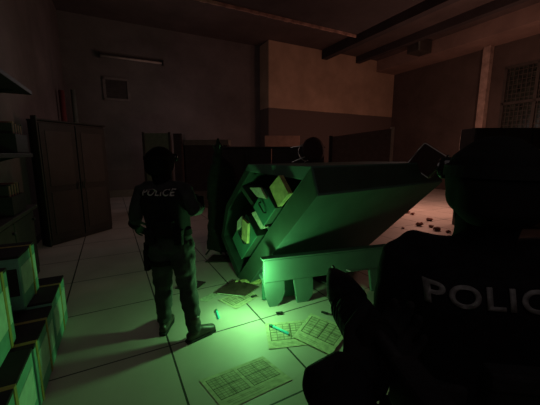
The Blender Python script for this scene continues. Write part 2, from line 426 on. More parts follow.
# file holders with upright files
def holder(u, v, z, label, n):
    t = thing('file_holder', P(u, v, z), label, 'file holder', rot=RQ)
    b = NB(); w, d, h = .3, .5, .22
    rbox(b, u - w / 2, u + w / 2, v - d / 2, v + d / 2, z, z + .015)
    rbox(b, u - w / 2, u + w / 2, v - d / 2, v - d / 2 + .012, z, z + h); rbox(b, u - w / 2, u + w / 2, v + d / 2 - .012, v + d / 2, z, z + h)
    rbox(b, u - w / 2, u - w / 2 + .012, v - d / 2, v + d / 2, z, z + h); rbox(b, u + w / 2 - .012, u + w / 2, v - d / 2, v + d / 2, z, z + h)
    obj('tray', b, M['shelf'], t)
    return t
def files(u, v, z, where, n=9):
    for k in range(n):
        vv = v - .2 + k * .4 / (n - 1); hh = .33 + .03 * random.random()
        tag(obj('paper_file', rbox(NB(), u - .12, u + .12, vv - .012, vv + .012, z + .018, z + hh), M['files' if k % 2 else 'files2'], at=P(u, vv, z), turn=RM),
            'thin dull red upright file standing in the dark holder ' + where, 'file', 'files in the holder ' + where)
holder(-1.25, 4.5, .98, 'dark open holder of upright files on the low brown counter', 9); files(-1.25, 4.5, .98, 'on the low brown counter')
holder(-1.17, 4.62, 1.692, 'dark open holder of upright files on the middle wall shelf', 9); files(-1.17, 4.62, 1.692, 'on the middle wall shelf')

# ------------------------------------------------------------------ cartons in the left foreground
def carton(u0, v0, z0, du, dv, h, label, yaw=0., stripe=(.5,)):
    loc = P(u0 + du / 2, v0 + dv / 2, z0); q = Quaternion((0, 0, 1), PSI + yaw)
    t = thing('carton', loc, label, 'box', 'stacked cartons by the left wall', q, True)
    bo = obj('body', box(NB(), (0, 0, h / 2 - .01), (du - .008, dv - .008, h - .02)), M['card'], t, bevel=.006)
    obj('lid', box(NB(), (0, 0, h - .01), (du, dv, .02)), M['card_shade'], t, bevel=.004)
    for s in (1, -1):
        obj('label_or_shade', box(NB(), (s * (du / 2 - .003), 0, h * .52), (.004, dv * .86, h * .5)), M['card_l'], t)
    obj('label_or_shade', box(NB(), (0, -(dv / 2 - .003), h * .52), (du * .86, .004, h * .5)), M['card_shade'], t)  # no print here: dark panel carrying the shade of the carton front
    for f in stripe:
        obj('tape', box(NB(), (0, dv * (f - .5), h / 2), (du + .003, .035, h + .003)), M['card_t'], t)
    return t
carton(-1.04, 2.88, 0, .46, .60, .47, 'teal carton on the floor at the far end of the row by the counter', stripe=(.62,))
carton(-1.04, 2.26, 0, .46, .60, .44, 'teal carton on the floor in the middle of the row, its pale label brightly lit', stripe=(.62, .1))
carton(-1.04, 1.62, 0, .46, .60, .46, 'teal carton on the floor nearest the camera in the row', stripe=(.4,))
carton(-1.05, 2.80, .472, .32, .44, .44, 'upper teal carton at the back, stacked near the counter', yaw=-.02, stripe=(.7,))
carton(-1.05, 1.92, .462, .36, .46, .50, 'upper teal carton at the far left edge, nearest the camera', stripe=(.78,))

# ------------------------------------------------------------------ leaning green desk with open drawers
A = V((-.399, .552, -.732)); C = V((-.429, .593, .681)); B = V((.8106, .5857, 0))
P0 = V((.43, 2.62, 1.31))
def D(a, c, bb=0.): return P0 + A * a + C * c + B * bb
Lb = 2.36
desk = thing('toppled_desk', D(1.9, .12), 'big dark green steel desk tipped over and leaning forward in the centre', 'desk')
T0, T1 = (-.127, .251), (.623, 1.04)          # horizontal upper edge of the drawer side
prof = [(0, 0), T0, T1, (1.458, 1.08), (1.955, .872), (1.985, .205), (1.788, 0)]
# body from 0.26 m inwards; the drawer side is an open frame in front of it
b = prism(NB(), [D(a, c, .30) for a, c in prof], B * (Lb - .30)); obj('body', b, M['green'], desk)
b = prism(NB(), [D(*k) for k in ((0, 0), T0, (1.975, .215), (1.785, 0))], B * .30); obj('side_slab', b, M['green'], desk)
b = NB(); prism(b, [D(*k, -.004) for k in ((.01, .005), (-.115, .24), (1.96, .21), (1.77, .005))], B * .004); obj('slab_edge', b, M['green_d'], desk)
b = prism(NB(), [D(*k) for k in (T0, T1, (.74, 1.04), (.05, .245))], B * .30); obj('top_rail', b, M['green'], desk, bevel=.006)
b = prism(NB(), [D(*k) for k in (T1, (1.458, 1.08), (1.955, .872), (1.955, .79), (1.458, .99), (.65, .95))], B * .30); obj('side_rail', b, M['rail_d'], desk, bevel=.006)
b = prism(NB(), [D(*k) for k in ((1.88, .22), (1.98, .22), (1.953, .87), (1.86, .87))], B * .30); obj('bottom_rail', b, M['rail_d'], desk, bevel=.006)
b = prism(NB(), [D(*k) for k in ((.82, .22), (.87, .22), (1.0, 1.03), (.94, 1.03))], B * .29); obj('divider', b, M['green_d'], desk)
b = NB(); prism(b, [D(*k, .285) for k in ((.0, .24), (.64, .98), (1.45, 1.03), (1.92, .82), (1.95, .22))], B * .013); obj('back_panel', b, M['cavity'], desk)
b = prism(NB(), [D(-.01, .02, .02), D(-.01, .02, Lb - .02), D(-.117, .232, Lb - .02), D(-.117, .232, .02)], -A * .005); obj('end_shade_plate', b, M['green_d'], desk)  # thin darker sheet, shade of the upturned end put into its colour
def drawer(a0, a1, c0, c1, out):
    b = NB(); th = .012
    for (q0, q1, r0, r1) in ((a0, a0 + th, c0, c1), (a1 - th, a1, c0, c1), (a0, a1, c0, c0 + th)):
        prism(b, [D(q0, r0, -out), D(q1, r0, -out), D(q1, r1, -out), D(q0, r1, -out)], B * (out + .25))
    d = obj('drawer', b, M['green_d'], desk)
    f = prism(NB(), [D(a0 - .01, c0 - .01, -out - .016), D(a1 + .01, c0 - .01, -out - .016), D(a1 + .01, c1 + .02, -out - .016), D(a0 - .01, c1 + .02, -out - .016)], B * .016)
    obj('drawer_front', f, M['teal'], d, bevel=.004)
    h = NB(); am = (a0 + a1) / 2
    tube(h, [D(am, c0 + .06, -out - .016), D(am, c0 + .06, -out - .05), D(am, c1 - .05, -out - .05), D(am, c1 - .05, -out - .016)], .008); obj('handle', h, M['dsteel'], d)
    return d
drawer(.50, .80, .27, .52, .07)
drawer(1.02, 1.52, .27, .56, .07)
def sheaf(poly, m, d0, d1, label, name='paper_sheaf', group=None):
    b = NB(); n = 5
    for k in range(n):
        j = .012 * (random.random() - .5)
        prism(b, [D(a + j, c + j * .7, -d1 + (d1 - d0) * k / n) for a, c in poly], B * ((d1 - d0) / n * .7))
    tag(obj(name, b, m, at=D(*poly[0])), label, 'papers', group)
sheaf([(.22, .47), (.24, .24), (.47, .26), (.43, .50)], M['folder'], .0, .06, 'yellow folder sheaf jutting out above the upper open drawer')
sheaf([(.50, .56), (.50, .40), (.62, .53), (.66, .70)], M['page'], .09, .12, 'pale crumpled sheets sticking out of the upper open drawer')
sheaf([(1.06, .56), (1.00, .44), (1.20, .29), (1.26, .40)], M['folder'], .09, .125, 'yellow folder sheaf sticking out of the lower open drawer')
sheaf([(1.20, .62), (1.06, .60), (1.14, .52), (1.30, .55)], M['page'], .09, .11, 'pale crumpled sheets sticking out of the lower open drawer')
sheaf([(.84, .50), (.84, .26), (.93, .30), (.95, .55)], M['page'], .0, .05, 'pale loose papers caught between the two open drawers')

# ------------------------------------------------------------------ low green bench the desk leans over
bd = V((.956, .292, 0)).normalized(); bn = V((-bd.y, bd.x, 0)); b0 = V((-.085, 3.0, 0)); RB = Matrix((bd, bn, Z)).transposed()
def bb(bm, s0, s1, d0, d1, z0, z1): return box(bm, b0 + bd * (s0 + s1) / 2 + bn * (d0 + d1) / 2 + Z * (z0 + z1) / 2, (s1 - s0, d1 - d0, z1 - z0), RB)
bench = thing('steel_bench', b0, 'low bright green steel bench on paired feet in front of the toppled desk', 'bench', rot=RB)
obj('apron', bb(NB(), .02, 1.62, 0, .05, .30, .555), M['bench'], bench, bevel=.008)
obj('top_rim', bb(NB(), 0, 1.64, -.012, .08, .56, .58), M['bench'], bench, bevel=.006)
obj('back_panel', bb(NB(), .05, .50, .17, .2, .02, .36), M['teal'], bench)
obj('under_tray', bb(NB(), .02, 1.62, .05, .2, .30, .33), M['green'], bench)
for s in (.02, .37, 1.36):
    prof2 = [(s, .30), (s + .03, .12), (s + .07, .0), (s + .16, .0), (s + .22, .06), (s + .255, .16), (s + .245, .30)] if s < .1 else \
            [(s, .30), (s + .03, .14), (s + .05, 0), (s + .19, 0), (s + .235, .06), (s + .25, .16), (s + .24, .30)]
    b = prism(NB(), [b0 + bd * q + bn * .02 + Z * z for q, z in prof2], bn * .04); obj('foot', b, M['bench'], bench, bevel=.006)

# ------------------------------------------------------------------ overturned chairs
def make_chair(loc, rot, label, k=1.):
    t = thing('chair', loc, label, 'chair', 'overturned metal-frame chairs', rot, True); t.scale = (k, k, k)
    s = NB(); box(s, (0, 0, .45), (.40, .40, .05)); obj('seat', s, M['maroon'], t, bevel=.02)
    s = NB(); loft(s, [(-.2, .215, .70), (0, .235, .70), (.2, .215, .70)], [.13, .13, .13], [.022, .022, .022], side=V((0, 0, 1)), n=16); obj('backrest', s, M['maroon'], t, smooth=True)
    s = NB(); q = .205; tube(s, [(0, -q, .45), (q, -q, .45), (q, q, .45), (-q, q, .45), (-q, -q, .45), (0, -q, .45)], .011, corner=.03); obj('seat_rim', s, M['steel'], t, smooth=True)
    for sx in (-1, 1):
        s = NB(); tube(s, [(sx * .19, -.19, 0), (sx * .19, -.17, .42), (sx * .19, .17, .42), (sx * .19, .21, 0)], .011, corner=.05); obj('leg_frame', s, M['steel'], t, smooth=True)
        s = NB(); tube(s, [(sx * .19, .12, .42), (sx * .19, .19, .46), (sx * .19, .225, .82)], .010, corner=.03); obj('back_tube', s, M['steel'], t, smooth=True)
    s = NB(); tube(s, [(-.19, .05, .42), (.19, .05, .42)], .009); obj('cross_bar', s, M['steel'], t)
    return t
def eul(x, y, z): 
    from mathutils import Euler
    return Euler((x, y, z)).to_quaternion()
def place_low(t, x, y, zmin):
    """set the chair so that its lowest vertex rests at zmin"""
    R = t.rotation_quaternion.to_matrix(); lo = 9
    for ch in t.children:
        for v in ch.data.vertices: lo = min(lo, (R @ v.co).z * t.scale.x)
    cen = R @ V((0, 0, .4)) * t.scale.x; t.location = (x - cen.x, y - cen.y, zmin - lo + .002)
c2 = make_chair((0, 0, 0), eul(math.radians(103), math.radians(125), math.radians(-20)), 'overturned dark red chair hooked on the right corner of the toppled desk', .78)
c2.location = V((1.97, 3.74, 1.60)) - c2.rotation_quaternion.to_matrix() @ V((0, 0, .45 * .78))
# overturned round stool on the desk top
st_n = V((.45, -.85, .18)).normalized(); st_c = V((.60, 4.02, 1.745)); st = thing('stool', (.60, 4.02, 1.57), 'overturned round dark stool with wire legs lying on the toppled desk top', 'stool')
b = NB(); loft(b, [st_c, st_c - st_n * .05], [.165, .165], n=32, dome=.12); obj('seat', b, M['maroon'], st, smooth=True)
sx = st_n.cross(Z).normalized(); sy = sx.cross(st_n)
b = NB(); ring = [st_c - st_n * .22 + (sx * math.cos(a) + sy * math.sin(a)) * .12 for a in [k * PI / 8 for k in range(17)]]
loft(b, ring, .006, n=6, dome=0, side=st_n); obj('foot_ring', b, M['steel'], st, smooth=True)
for k in range(4):
    a = PI / 4 + k * PI / 2; e = sx * math.cos(a) + sy * math.sin(a)
    b = NB(); tube(b, [st_c - st_n * .06 + e * .10, st_c - st_n * .42 + e * .15], .009); obj('leg', b, M['steel'], st, smooth=True)
c3 = make_chair((0, 0, 0), eul(math.radians(-90), 0, math.radians(35)), 'overturned dark red chair lying on the floor behind the low green bench', .75); place_low(c3, .88, 3.58, 0)

# ------------------------------------------------------------------ cupboards, coat stand and far furniture
def cupboard(x0, x1, y, h, label, yaw=0):
    t = thing('cupboard', ((x0 + x1) / 2, y, 0), label, 'cupboard', 'dark cupboards behind the toppled desk')
    xm = (x0 + x1) / 2; w = x1 - x0
    obj('carcass', box(NB(), (xm, y + .26, h / 2), (w, .48, h)), M['bark'], t, bevel=.01)
    obj('top_board', box(NB(), (xm, y + .25, h + .015), (w + .02, .54, .03)), M['bark'], t, bevel=.006)
    for k in range(2):
        xa = x0 + .015 + k * w / 2; xb = xa + w / 2 - .03
        d = obj('door', box(NB(), ((xa + xb) / 2, y + .01, h / 2 + .03), (xb - xa, .025, h - .12)), M['bark'], t, bevel=.006)
        kx = xb - .04 if k == 0 else xa + .04
        obj('handle', cyl(NB(), (kx, y - .025, h * .55), (kx, y - .025, h * .55 + .12), .009), M['dsteel'], d)
cupboard(-.97, .02, 5.60, 1.79, 'dark brown two-door cupboard behind the toppled desk, right behind the coat stand')
cupboard(.04, 1.02, 5.60, 1.79, 'dark brown two-door cupboard behind the toppled desk, right of its twin')

cs = V((-.84, 4.86, 0))
t = thing('coat_stand', cs, 'dark coat stand with splayed feet between the cupboard and the officer', 'coat stand')
obj('pole', cyl(NB(), cs, cs + V((0, 0, 1.86)), .022), M['dsteel'], t, smooth=True)
for k in range(4):
    a = k * PI / 2 + .5; d = V((math.cos(a), math.sin(a), 0))
    b = NB(); tube(b, [cs + Z * .22, cs + d * .16 + Z * .14, cs + d * .27 + Z * .016], .015); obj('foot', b, M['dsteel'], t)
    b = NB(); tube(b, [cs + Z * 1.78, cs + d * .06 + Z * 1.75, cs + d * .09 + Z * 1.83], .009); obj('hook', b, M['dsteel'], t)
b = NB()
loft(b, [cs + Z * 1.93, cs + Z * 1.84, cs + Z * 1.74, cs + V((-.01, -.02, 1.64)), cs + V((.05, -.03, 1.48)), cs + V((.10, -.04, 1.15)), cs + V((.14, -.05, .75)), cs + V((.14, -.05, .10))],
     [.012, .05, .075, .085, .18, .26, .33, .37], [.012, .05, .07, .08, .12, .14, .15, .15], side=V((1, 0, 0)), n=30, dome=.3)
loft(b, [cs + V((-.06, -.1, 1.5)), cs + V((-.12, -.14, 1.2)), cs + V((-.13, -.15, .95))], [.06, .055, .05])
loft(b, [cs + V((.2, -.1, 1.48)), cs + V((.28, -.15, 1.2)), cs + V((.30, -.16, .95))], [.06, .055, .05])
b = remesh(b, .018, 3, .02, 7)
coat = tag(obj('hanging_coat', b, M['coat'], smooth=True, at=cs + Z * 1.8), 'long dark coat with a pointed hood hanging on the coat stand', 'coat')

def part_box(name, t, x0, x1, y0, y1, z0, z1, m, bevel=.008): return obj(name, box(NB(), ((x0 + x1) / 2, (y0 + y1) / 2, (z0 + z1) / 2), (x1 - x0, y1 - y0, z1 - z0)), m, t, bevel=bevel)
def partition(x0, x1, y, z, label, m, post=None, name='partition_screen', slope=0.):
    t = thing(name, ((x0 + x1) / 2, y, 0), label, 'partition')
    b = prism(NB(), [V((x0, y, .1)), V((x1, y, .1)), V((x1, y, z + slope)), V((x0, y, z))], (0, .06, 0)); obj('panel', b, m, t, bevel=.006)
    for x in (x0 + .02, x1 - .02):
        lit = post == 'r' and x > (x0 + x1) / 2  # lamp light on this end post is put into a paler colour
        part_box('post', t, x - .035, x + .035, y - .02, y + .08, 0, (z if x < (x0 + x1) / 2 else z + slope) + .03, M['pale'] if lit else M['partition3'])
    return t
partition(1.42, 2.9, 7.1, 2.08, 'tall brown office partition with an end post coloured as lit right of the cupboards', M['partition'], 'r', slope=.2)
t = thing('notice_board', (.35, 9.9, 0), 'low tan board on legs seen just above the dark cupboards', 'board')
part_box('board', t, -.17, .98, 9.9, 9.95, 1.5, 2.28, M['lit_board'])
for x in (-.1, .85): part_box('leg', t, x - .03, x + .03, 9.9, 9.95, 0, 1.5, M['dsteel'])
partition(-3.80, -2.98, 9.0, 2.3, 'greyish partition standing behind the head of the left officer', M['partition2'])
t = thing('filing_unit', (-2.8, 9.2, 0), 'narrow dark upright unit next to the greyish partition', 'cabinet')
part_box('body', t, -2.92, -2.66, 9.1, 9.5, 0, 2.3, M['partition3']); part_box('door', t, -2.90, -2.68, 9.08, 9.1, .1, 2.25, M['bark'])
t = thing('sideboard', (-2.2, 9.2, 0), 'long dark sideboard with a paler top behind the coat stand', 'sideboard')
part_box('body', t, -2.62, -1.3, 9.2, 9.7, .55, 1.95, M['partition3']); part_box('top', t, -2.64, -1.26, 9.15, 9.72, 1.95, 2.12, M['partition2']); part_box('plinth', t, -2.6, -1.32, 9.22, 9.68, 0, .55, M['partition2'])

# locker bank on the right with things on it
for k in range(3):
    x0 = 4.42 + k * .62
    t = thing('locker', (x0 + .3, 6.7, 0), 'dark steel locker on the right, ' + ('leftmost of the bank', 'middle one of the bank behind the near officer', 'rightmost of the bank under the window')[k], 'locker', 'lockers on the right')
    part_box('body', t, x0, x0 + .61, 6.52, 7.0, 0, 2.24, M['locker'])
    d = part_box('door', t, x0 + .015, x0 + .595, 6.5, 6.52, .06, 2.2, M['locker'])
    part_box('handle', d, x0 + .5, x0 + .53, 6.475, 6.5, 1.05, 1.2, M['dsteel'])
    b = NB()
    for i in range(4): box(b, (x0 + .3, 6.497, 1.8 + i * .06), (.25, .006, .015))
    obj('louvre', b, M['cavity'], d)
t = thing('side_table', (4.5, 4.9, 0), 'dark table behind the near officer at the right edge', 'table')
part_box('top', t, 3.9, 5.2, 4.6, 5.3, 1.0, 1.05, M['locker'])
for x in (3.97, 5.13):
    for y in (4.67, 5.23): part_box('leg', t, x - .03, x + .03, y - .03, y + .03, 0, 1.0, M['dsteel'])
t = thing('storage_box', (4.5, 5.0, 1.05), 'pale board box standing on the dark table at the right edge', 'box')
part_box('body', t, 4.33, 4.62, 4.9, 5.1, 1.05, 1.72, M['pale']); part_box('lid', t, 4.32, 4.63, 4.89, 5.11, 1.72, 1.76, M['pale'])
b = NB(); box(b, (4.25, 4.75, 1.07), (.35, .22, .04)); tag(obj('keyboard', b, M['grey'], at=(4.25, 4.75, 1.05), bevel=.01), 'grey flat slab lying on the dark table at the right edge', 'keyboard')

# rubble on the red-lit floor
rb = random.Random(3)
for k in range(16):
    x = 2.75 + rb.random() * 1.5; y = 5.5 + rb.random() * 3.2; r = .03 + rb.random() * .06
    b = NB(); bmesh.ops.create_icosphere(b, subdivisions=2, radius=1, matrix=Matrix.Translation((x, y, r * .42)) @ Matrix.Diagonal((r, r * .8, r * .45, 1)))
    for v in b.verts: v.co += V((rb.random() - .5, rb.random() - .5, rb.random() - .3)) * r * .3
    lo = min(v.co.z for v in b.verts)
    for v in b.verts: v.co.z -= lo
    tag(obj('broken_brick', b, M['rubble'], at=(x, y, 0)), 'broken red brick lump on the floor beyond the toppled desk', 'brick', 'broken bricks beyond the desk')

# ------------------------------------------------------------------ papers on the floor
def sheet(name, corners, m, label, cat='paper', z=.002, curl=.01, group=None):
    """corners: near-left, near-right, far-right, far-left on the floor"""
    c = [V((x, y, 0)) for x, y in corners]; b = NB(); n = 10; uvl = b.loops.layers.uv.new('UVMap'); g = []
    for lay in (0, 1):
        rows = []
        for j in range(n + 1):
            r = []
            for i in range(n + 1):
                s, t = i / n, j / n; p = c[0].lerp(c[1], s).lerp(c[3].lerp(c[2], s), t)
                e = max(0, abs(s - .5) * 2 - .6) * max(0, abs(t - .5) * 2 - .5)
                p.z = z + curl * (e * 3 + .25 * (1 + noise.noise(V((p.x * 9, p.y * 9, z * 90))))) + lay * .0012
                r.append(b.verts.new(p))
            rows.append(r)
        g.append(rows)
    def q(vs, uv):
        f = b.faces.new(vs)
        for l, w in zip(f.loops, uv): l[uvl].uv = w
    for lay in (0, 1):
        for j in range(n):
            for i in range(n):
                vs = [g[lay][j][i], g[lay][j][i + 1], g[lay][j + 1][i + 1], g[lay][j + 1][i]]
                uv = [(i / n, j / n), ((i + 1) / n, j / n), ((i + 1) / n, (j + 1) / n), (i / n, (j + 1) / n)]
                if lay == 0: vs, uv = vs[::-1], uv[::-1]
                q(vs, uv)
    rim = [(0, i) for i in range(n)] + [(j, n) for j in range(n)] + [(n, n - i) for i in range(n)] + [(n - j, 0) for j in range(n)]
    for (j, i), (j2, i2) in zip(rim, rim[1:] + rim[:1]):
        q([g[0][j][i], g[0][j2][i2], g[1][j2][i2], g[1][j][i]], [(0, 0)] * 4)
    return tag(obj(name, b, m, at=c[0]), label, cat, group)
sheet('ruled_sheet', [(-.30, 1.70), (.17, 1.98), (-.06, 2.24), (-.53, 1.97)], M['sheet1'], 'wide double-page ruled sheet lying alone at the bottom of the picture', curl=.0015)
sheet('ruled_sheet', [(-.01, 2.33), (.40, 2.40), (.42, 2.80), (-.05, 2.72)], M['sheet2'], 'ruled form lying under the glow stick, partly under another form', curl=.004)
sheet('ruled_sheet', [(.21, 2.49), (.51, 2.24), (.78, 2.62), (.43, 2.90)], M['sheet3'], 'ruled form overlapping the one with the glow stick, nearest the shotgun', z=.012, curl=.004)
sheet('ruled_sheet', [(-.37, 3.00), (-.13, 3.30), (-.30, 3.52), (-.60, 3.20)], M['sheet2'], 'crumpled ruled sheet under the brown folder by the officer boot', z=.003, curl=.008)
sheet('ruled_sheet', [(-.84, 3.20), (-.72, 3.16), (-.44, 3.60), (-.52, 3.66)], M['page'], 'narrow pale sheet sticking out left of the brown folder', z=.003, curl=.006)
t = thing('document_folder', (-.4, 3.4, 0), 'open brown folder lying tilted on the sheets right of the officer boot', 'folder')
b = prism(NB(), [V((-.66, 3.34, .03)), V((-.30, 3.26, .03)), V((-.14, 3.44, .06)), V((-.46, 3.64, .06))], (0, 0, .008)); obj('cover', b, M['photo'], t)
b = prism(NB(), [V((-.64, 3.34, .014)), V((-.32, 3.27, .014)), V((-.17, 3.43, .036)), V((-.46, 3.6, .036))], (0, 0, .010)); obj('pages', b, M['page'], t)
b = prism(NB(), [V((-1.2, 3.5, .004)), V((-.95, 3.42, .004)), V((-.85, 3.68, .004)), V((-1.1, 3.76, .004))], (0, 0, .012)); tag(obj('document_folder', b, M['dphoto'], at=(-1.02, 3.6, 0)), 'dark folder lying on the floor between the legs of the left officer', 'folder')
b = prism(NB(), [V((-1.02, 4.42, .004)), V((-.52, 4.42, .004)), V((-.42, 4.66, .004)), V((-.95, 4.74, .004))], (0, 0, .012)); tag(obj('document_folder', b, M['dphoto'], at=(-.7, 4.55, 0)), 'dark brown folder on the floor at the foot of the coat stand', 'folder')
# crumpled papers at the corner of the desk
b = NB()
for k in range(5):
    c = V((-.42 + .09 * k, 3.58 + .02 * k, .03 + .012 * (k % 2))); bmesh.ops.create_icosphere(b, subdivisions=3, radius=1, matrix=Matrix.Translation(c) @ Matrix.Diagonal((.075, .05, .03, 1)))
for v in b.verts: v.co += V((noise.noise(v.co * 25), noise.noise(v.co * 27 + V((5, 1, 2))), .5 * noise.noise(v.co * 30))) * .03
lo = min(v.co.z for v in b.verts)
for v in b.verts: v.co.z -= lo - .001
tag(obj('crumpled_paper', b, M['folder'], at=(-.25, 3.6, 0)), 'crumpled yellowish paper on the floor under the corner of the toppled desk', 'paper')
for (x, y, a, lab) in ((.10, 2.90, .2, 'small black scrap on the floor beyond the lower forms'), (.58, 2.90, -.5, 'small black scrap on the form nearest the shotgun'), (-.19, 3.27, .6, 'small black scrap at the right end of the brown folder')):
    b = NB(); box(b, (x, y, .022), (.075, .03, .012), Matrix.Rotation(a, 3, 'Z')); tag(obj('scrap', b, M['cavity'], at=(x, y, .016), bevel=.004), lab, 'scrap')

# glow sticks
def glow_stick(a, c, label):
    a, c = V(a), V(c); t = thing('glow_stick', a, label, 'glow stick', 'green glow sticks on the floor'); d = (c - a).normalized()
    obj('tube', loft(NB(), [a, a.lerp(c, .5), c], .011, n=12), M['stick'], t, smooth=True)
    obj('cap', cyl(NB(), a - d * .02, a + d * .012, .0125), M['stickcap'], t, smooth=True)
    b = NB(); tube(b, [a - d * .018, a - d * .034 + V((-d.y, d.x, 0)) * .008, a - d * .034 - V((-d.y, d.x, 0)) * .008, a - d * .018], .003, n=6, corner=.006); obj('hook', b, M['stickcap'], t)
glow_stick((.02, 2.66, .018), (.17, 2.54, .018), 'green glow stick lying on the ruled form in the middle of the floor')
glow_stick((-.575, 2.95, .013), (-.525, 2.81, .013), 'green glow stick lying on bare floor beside the officer boot')

# ------------------------------------------------------------------ people
def hand(bm, wrist, d, n, th, curl=.5, s=1., thumb_in=.5):
    """wrist point, finger direction d, palm-side normal n, thumb side th"""
    wrist = V(wrist); d = V(d).normalized(); n = (V(n) - d * V(n).dot(d)).normalized(); th = (V(th) - d * V(th).dot(d) - n * V(th).dot(n)).normalized()
    loft(bm, [wrist - d * .03 * s, wrist, wrist + d * .045 * s, wrist + d * .088 * s], [.031 * s, .032 * s, .044 * s, .046 * s], [.024 * s, .022 * s, .019 * s, .015 * s], side=th, n=14)
    for i, (ln, r) in enumerate(((.082, .0105), (.092, .011), (.085, .0105), (.066, .0092))):
        p = wrist + d * (.092 - .006 * abs(i - 1)) * s + th * (.036 - .0245 * i) * s; pts = [p - d * .02 * s, p]; a = curl * .5
        for f in (.46, .30, .24):
            dir = d * math.cos(a) + n * math.sin(a); p = p + dir * ln * f * s; pts.append(p); a += curl
        loft(bm, pts, [r * s, r * s, r * .95 * s, r * .9 * s, r * .8 * s], side=th, n=10)
    p = wrist + d * .025 * s + th * .030 * s + n * .004 * s
    d1 = (d * .62 + th * .70 + n * .35).normalized(); d2 = (d * .9 + th * (.35 - .5 * thumb_in) + n * (.3 + .5 * thumb_in)).normalized()
    loft(bm, [p - d1 * .01 * s, p + d1 * .035 * s, p + d1 * .035 * s + d2 * .034 * s, p + d1 * .035 * s + d2 * .060 * s], [.016 * s, .0135 * s, .012 * s, .0095 * s], n=10)
    return bm

def officer(loc, F, J, label, letters_m, vest_m, tw, thh, text_dz=0., text_ds=0., head_yaw=0., shirt_m=None, vk=1.):
    """F facing direction; J joints in world space (L/R are the figure's own left and right)"""
    F = V(F).normalized(); S = V((F.y, -F.x, 0))          # S points to the figure's right
    J = {k: V(v) for k, v in J.items()}
    t = thing('person', loc, label, 'person')
    pel, chest, neck, head = J['pelvis'], J['chest'], J['neck'], J['head']
    def torso(bm, g, z0=0., full=True):
        c = [pel - Z * .06, pel + Z * .04, pel.lerp(chest, .42), pel.lerp(chest, .75), chest, chest.lerp(neck, .45), chest.lerp(neck, .8)]
        loft(bm, c, [r + g for r in (.15, .158, .135, .15, .172, .165, .10)], [r + g for r in (.105, .11, .098, .108, .118, .10, .065)], side=S, n=28)
    def arm(bm, sd, g, k=1.):
        sh, el, wr = J['sh' + sd], J['el' + sd], J['wr' + sd]
        loft(bm, [sh, sh.lerp(el, .35), el, el.lerp(wr, .35), wr], [.064 + g, .056 + g, .045 + g, .046 + g, .030 + g], n=16)
        loft(bm, [chest.lerp(neck, .35) + (sh - chest.lerp(neck, .35)) * .4, sh], [.07 + g, .062 + g], n=16)
    def leg(bm, sd, g):
        hp, kn, an = J['hip' + sd], J['kn' + sd], J['an' + sd]
        loft(bm, [hp + Z * .03, hp.lerp(kn, .3), hp.lerp(kn, .7), kn, kn.lerp(an, .3), kn.lerp(an, .7), an], [.088 + g, .086 + g, .068 + g, .056 + g, .058 + g, .046 + g, .038 + g], n=18)
    hf = (F * math.cos(head_yaw) + S * math.sin(head_yaw)).normalized(); hs = V((hf.y, -hf.x, 0))
    # body: one continuous skin
    b = NB(); torso(b, 0)
    for sd in 'LR': arm(b, sd, 0); leg(b, sd, 0)
    loft(b, [chest.lerp(neck, .6), neck, head - Z * .03], [.068, .058, .06], n=18)
    loft(b, [head - Z * .105 + hf * .035, head - Z * .08 + hf * .03, head - Z * .03 + hf * .012, head + Z * .03, head + Z * .08 - hf * .006, head + Z * .105 - hf * .01],
         [.03, .048, .068, .075, .066, .04], [.035, .06, .085, .098, .086, .05], side=hs, n=24)
    loft(b, [head + hf * .085 + Z * .015, head + hf * .108 - Z * .018, head + hf * .112 - Z * .03], [.010, .014, .017], n=10)      # nose
    for s in (-1, 1): ball(b, head + hs * s * .077 - Z * .01 - hf * .01, (.012, .012, .032), sub=2)                                # ears
    loft(b, [head + hs * -.045 + hf * .085 + Z * .035, head + hf * .097 + Z * .035, head + hs * .045 + hf * .085 + Z * .035], [.011] * 3, n=8)   # brow
    obj('body', remesh(b, .0095, 3), M['skin'], t, smooth=True)
    for s in (-1, 1):
        e = obj('eye', ball(NB(), head + hs * s * .032 + hf * .083 + Z * .014, .013, sub=2), M['eye'], t, smooth=True)
        obj('iris', ball(NB(), head + hs * s * .032 + hf * .0925 + Z * .014, .0055, sub=2), M['iris'], e, smooth=True)
    obj('mouth', loft(NB(), [head + hs * -.022 + hf * .085 - Z * .06, head + hf * .094 - Z * .06, head + hs * .022 + hf * .085 - Z * .06], [.006, .008, .006], n=8), M['lip'], t, smooth=True)
    # clothing
    b = NB(); torso(b, .012)
    for sd in 'LR': arm(b, sd, .014)
    obj('shirt', remesh(b, .011, 4, .006, 9), shirt_m or M['uniform'], t, smooth=True)
    b = NB(); loft(b, [pel - Z * .08, pel + Z * .03, pel + Z * .10], [.155, .172, .15], [.12, .125, .115], side=S, n=26)
    for sd in 'LR': leg(b, sd, .022)
    obj('trousers', remesh(b, .011, 3, .012, 9), M['trouser'], t, smooth=True)
    for sd in 'LR':       # boots
        an, toe = J['an' + sd], J['toe' + sd]; d = V((toe.x - an.x, toe.y - an.y, 0)).normalized(); q = V((d.y, -d.x, 0))
        zs = min(an.z, toe.z) * 0
        base = V((an.x, an.y, J.get('gz' + sd, 0.)))
        b = NB(); loft(b, [an + Z * .13, an + Z * .04, base + Z * .07], [.055, .05, .05], n=16)
        loft(b, [base - d * .06 + Z * .05, base + Z * .06, base + d * .07 + Z * .062, base + d * .15 + Z * .048, base + d * .2 + Z * .042],
             [.036, .041, .044, .05, .04], [.045, .055, .055, .04, .03], side=q, n=18)
        bo = obj('boot', remesh(b, .008, 3), M['boot'], t, smooth=True)
        pr = [base + d * x + q * y for x, y in ((-.085, -.025), (-.05, -.04), (.06, -.042), (.15, -.05), (.21, -.035), (.228, 0), (.21, .035), (.15, .05), (.06, .042), (-.05, .04), (-.085, .025))]
        obj('sole', prism(NB(), pr, (0, 0, .024)), M['sole'], bo, bevel=.004)
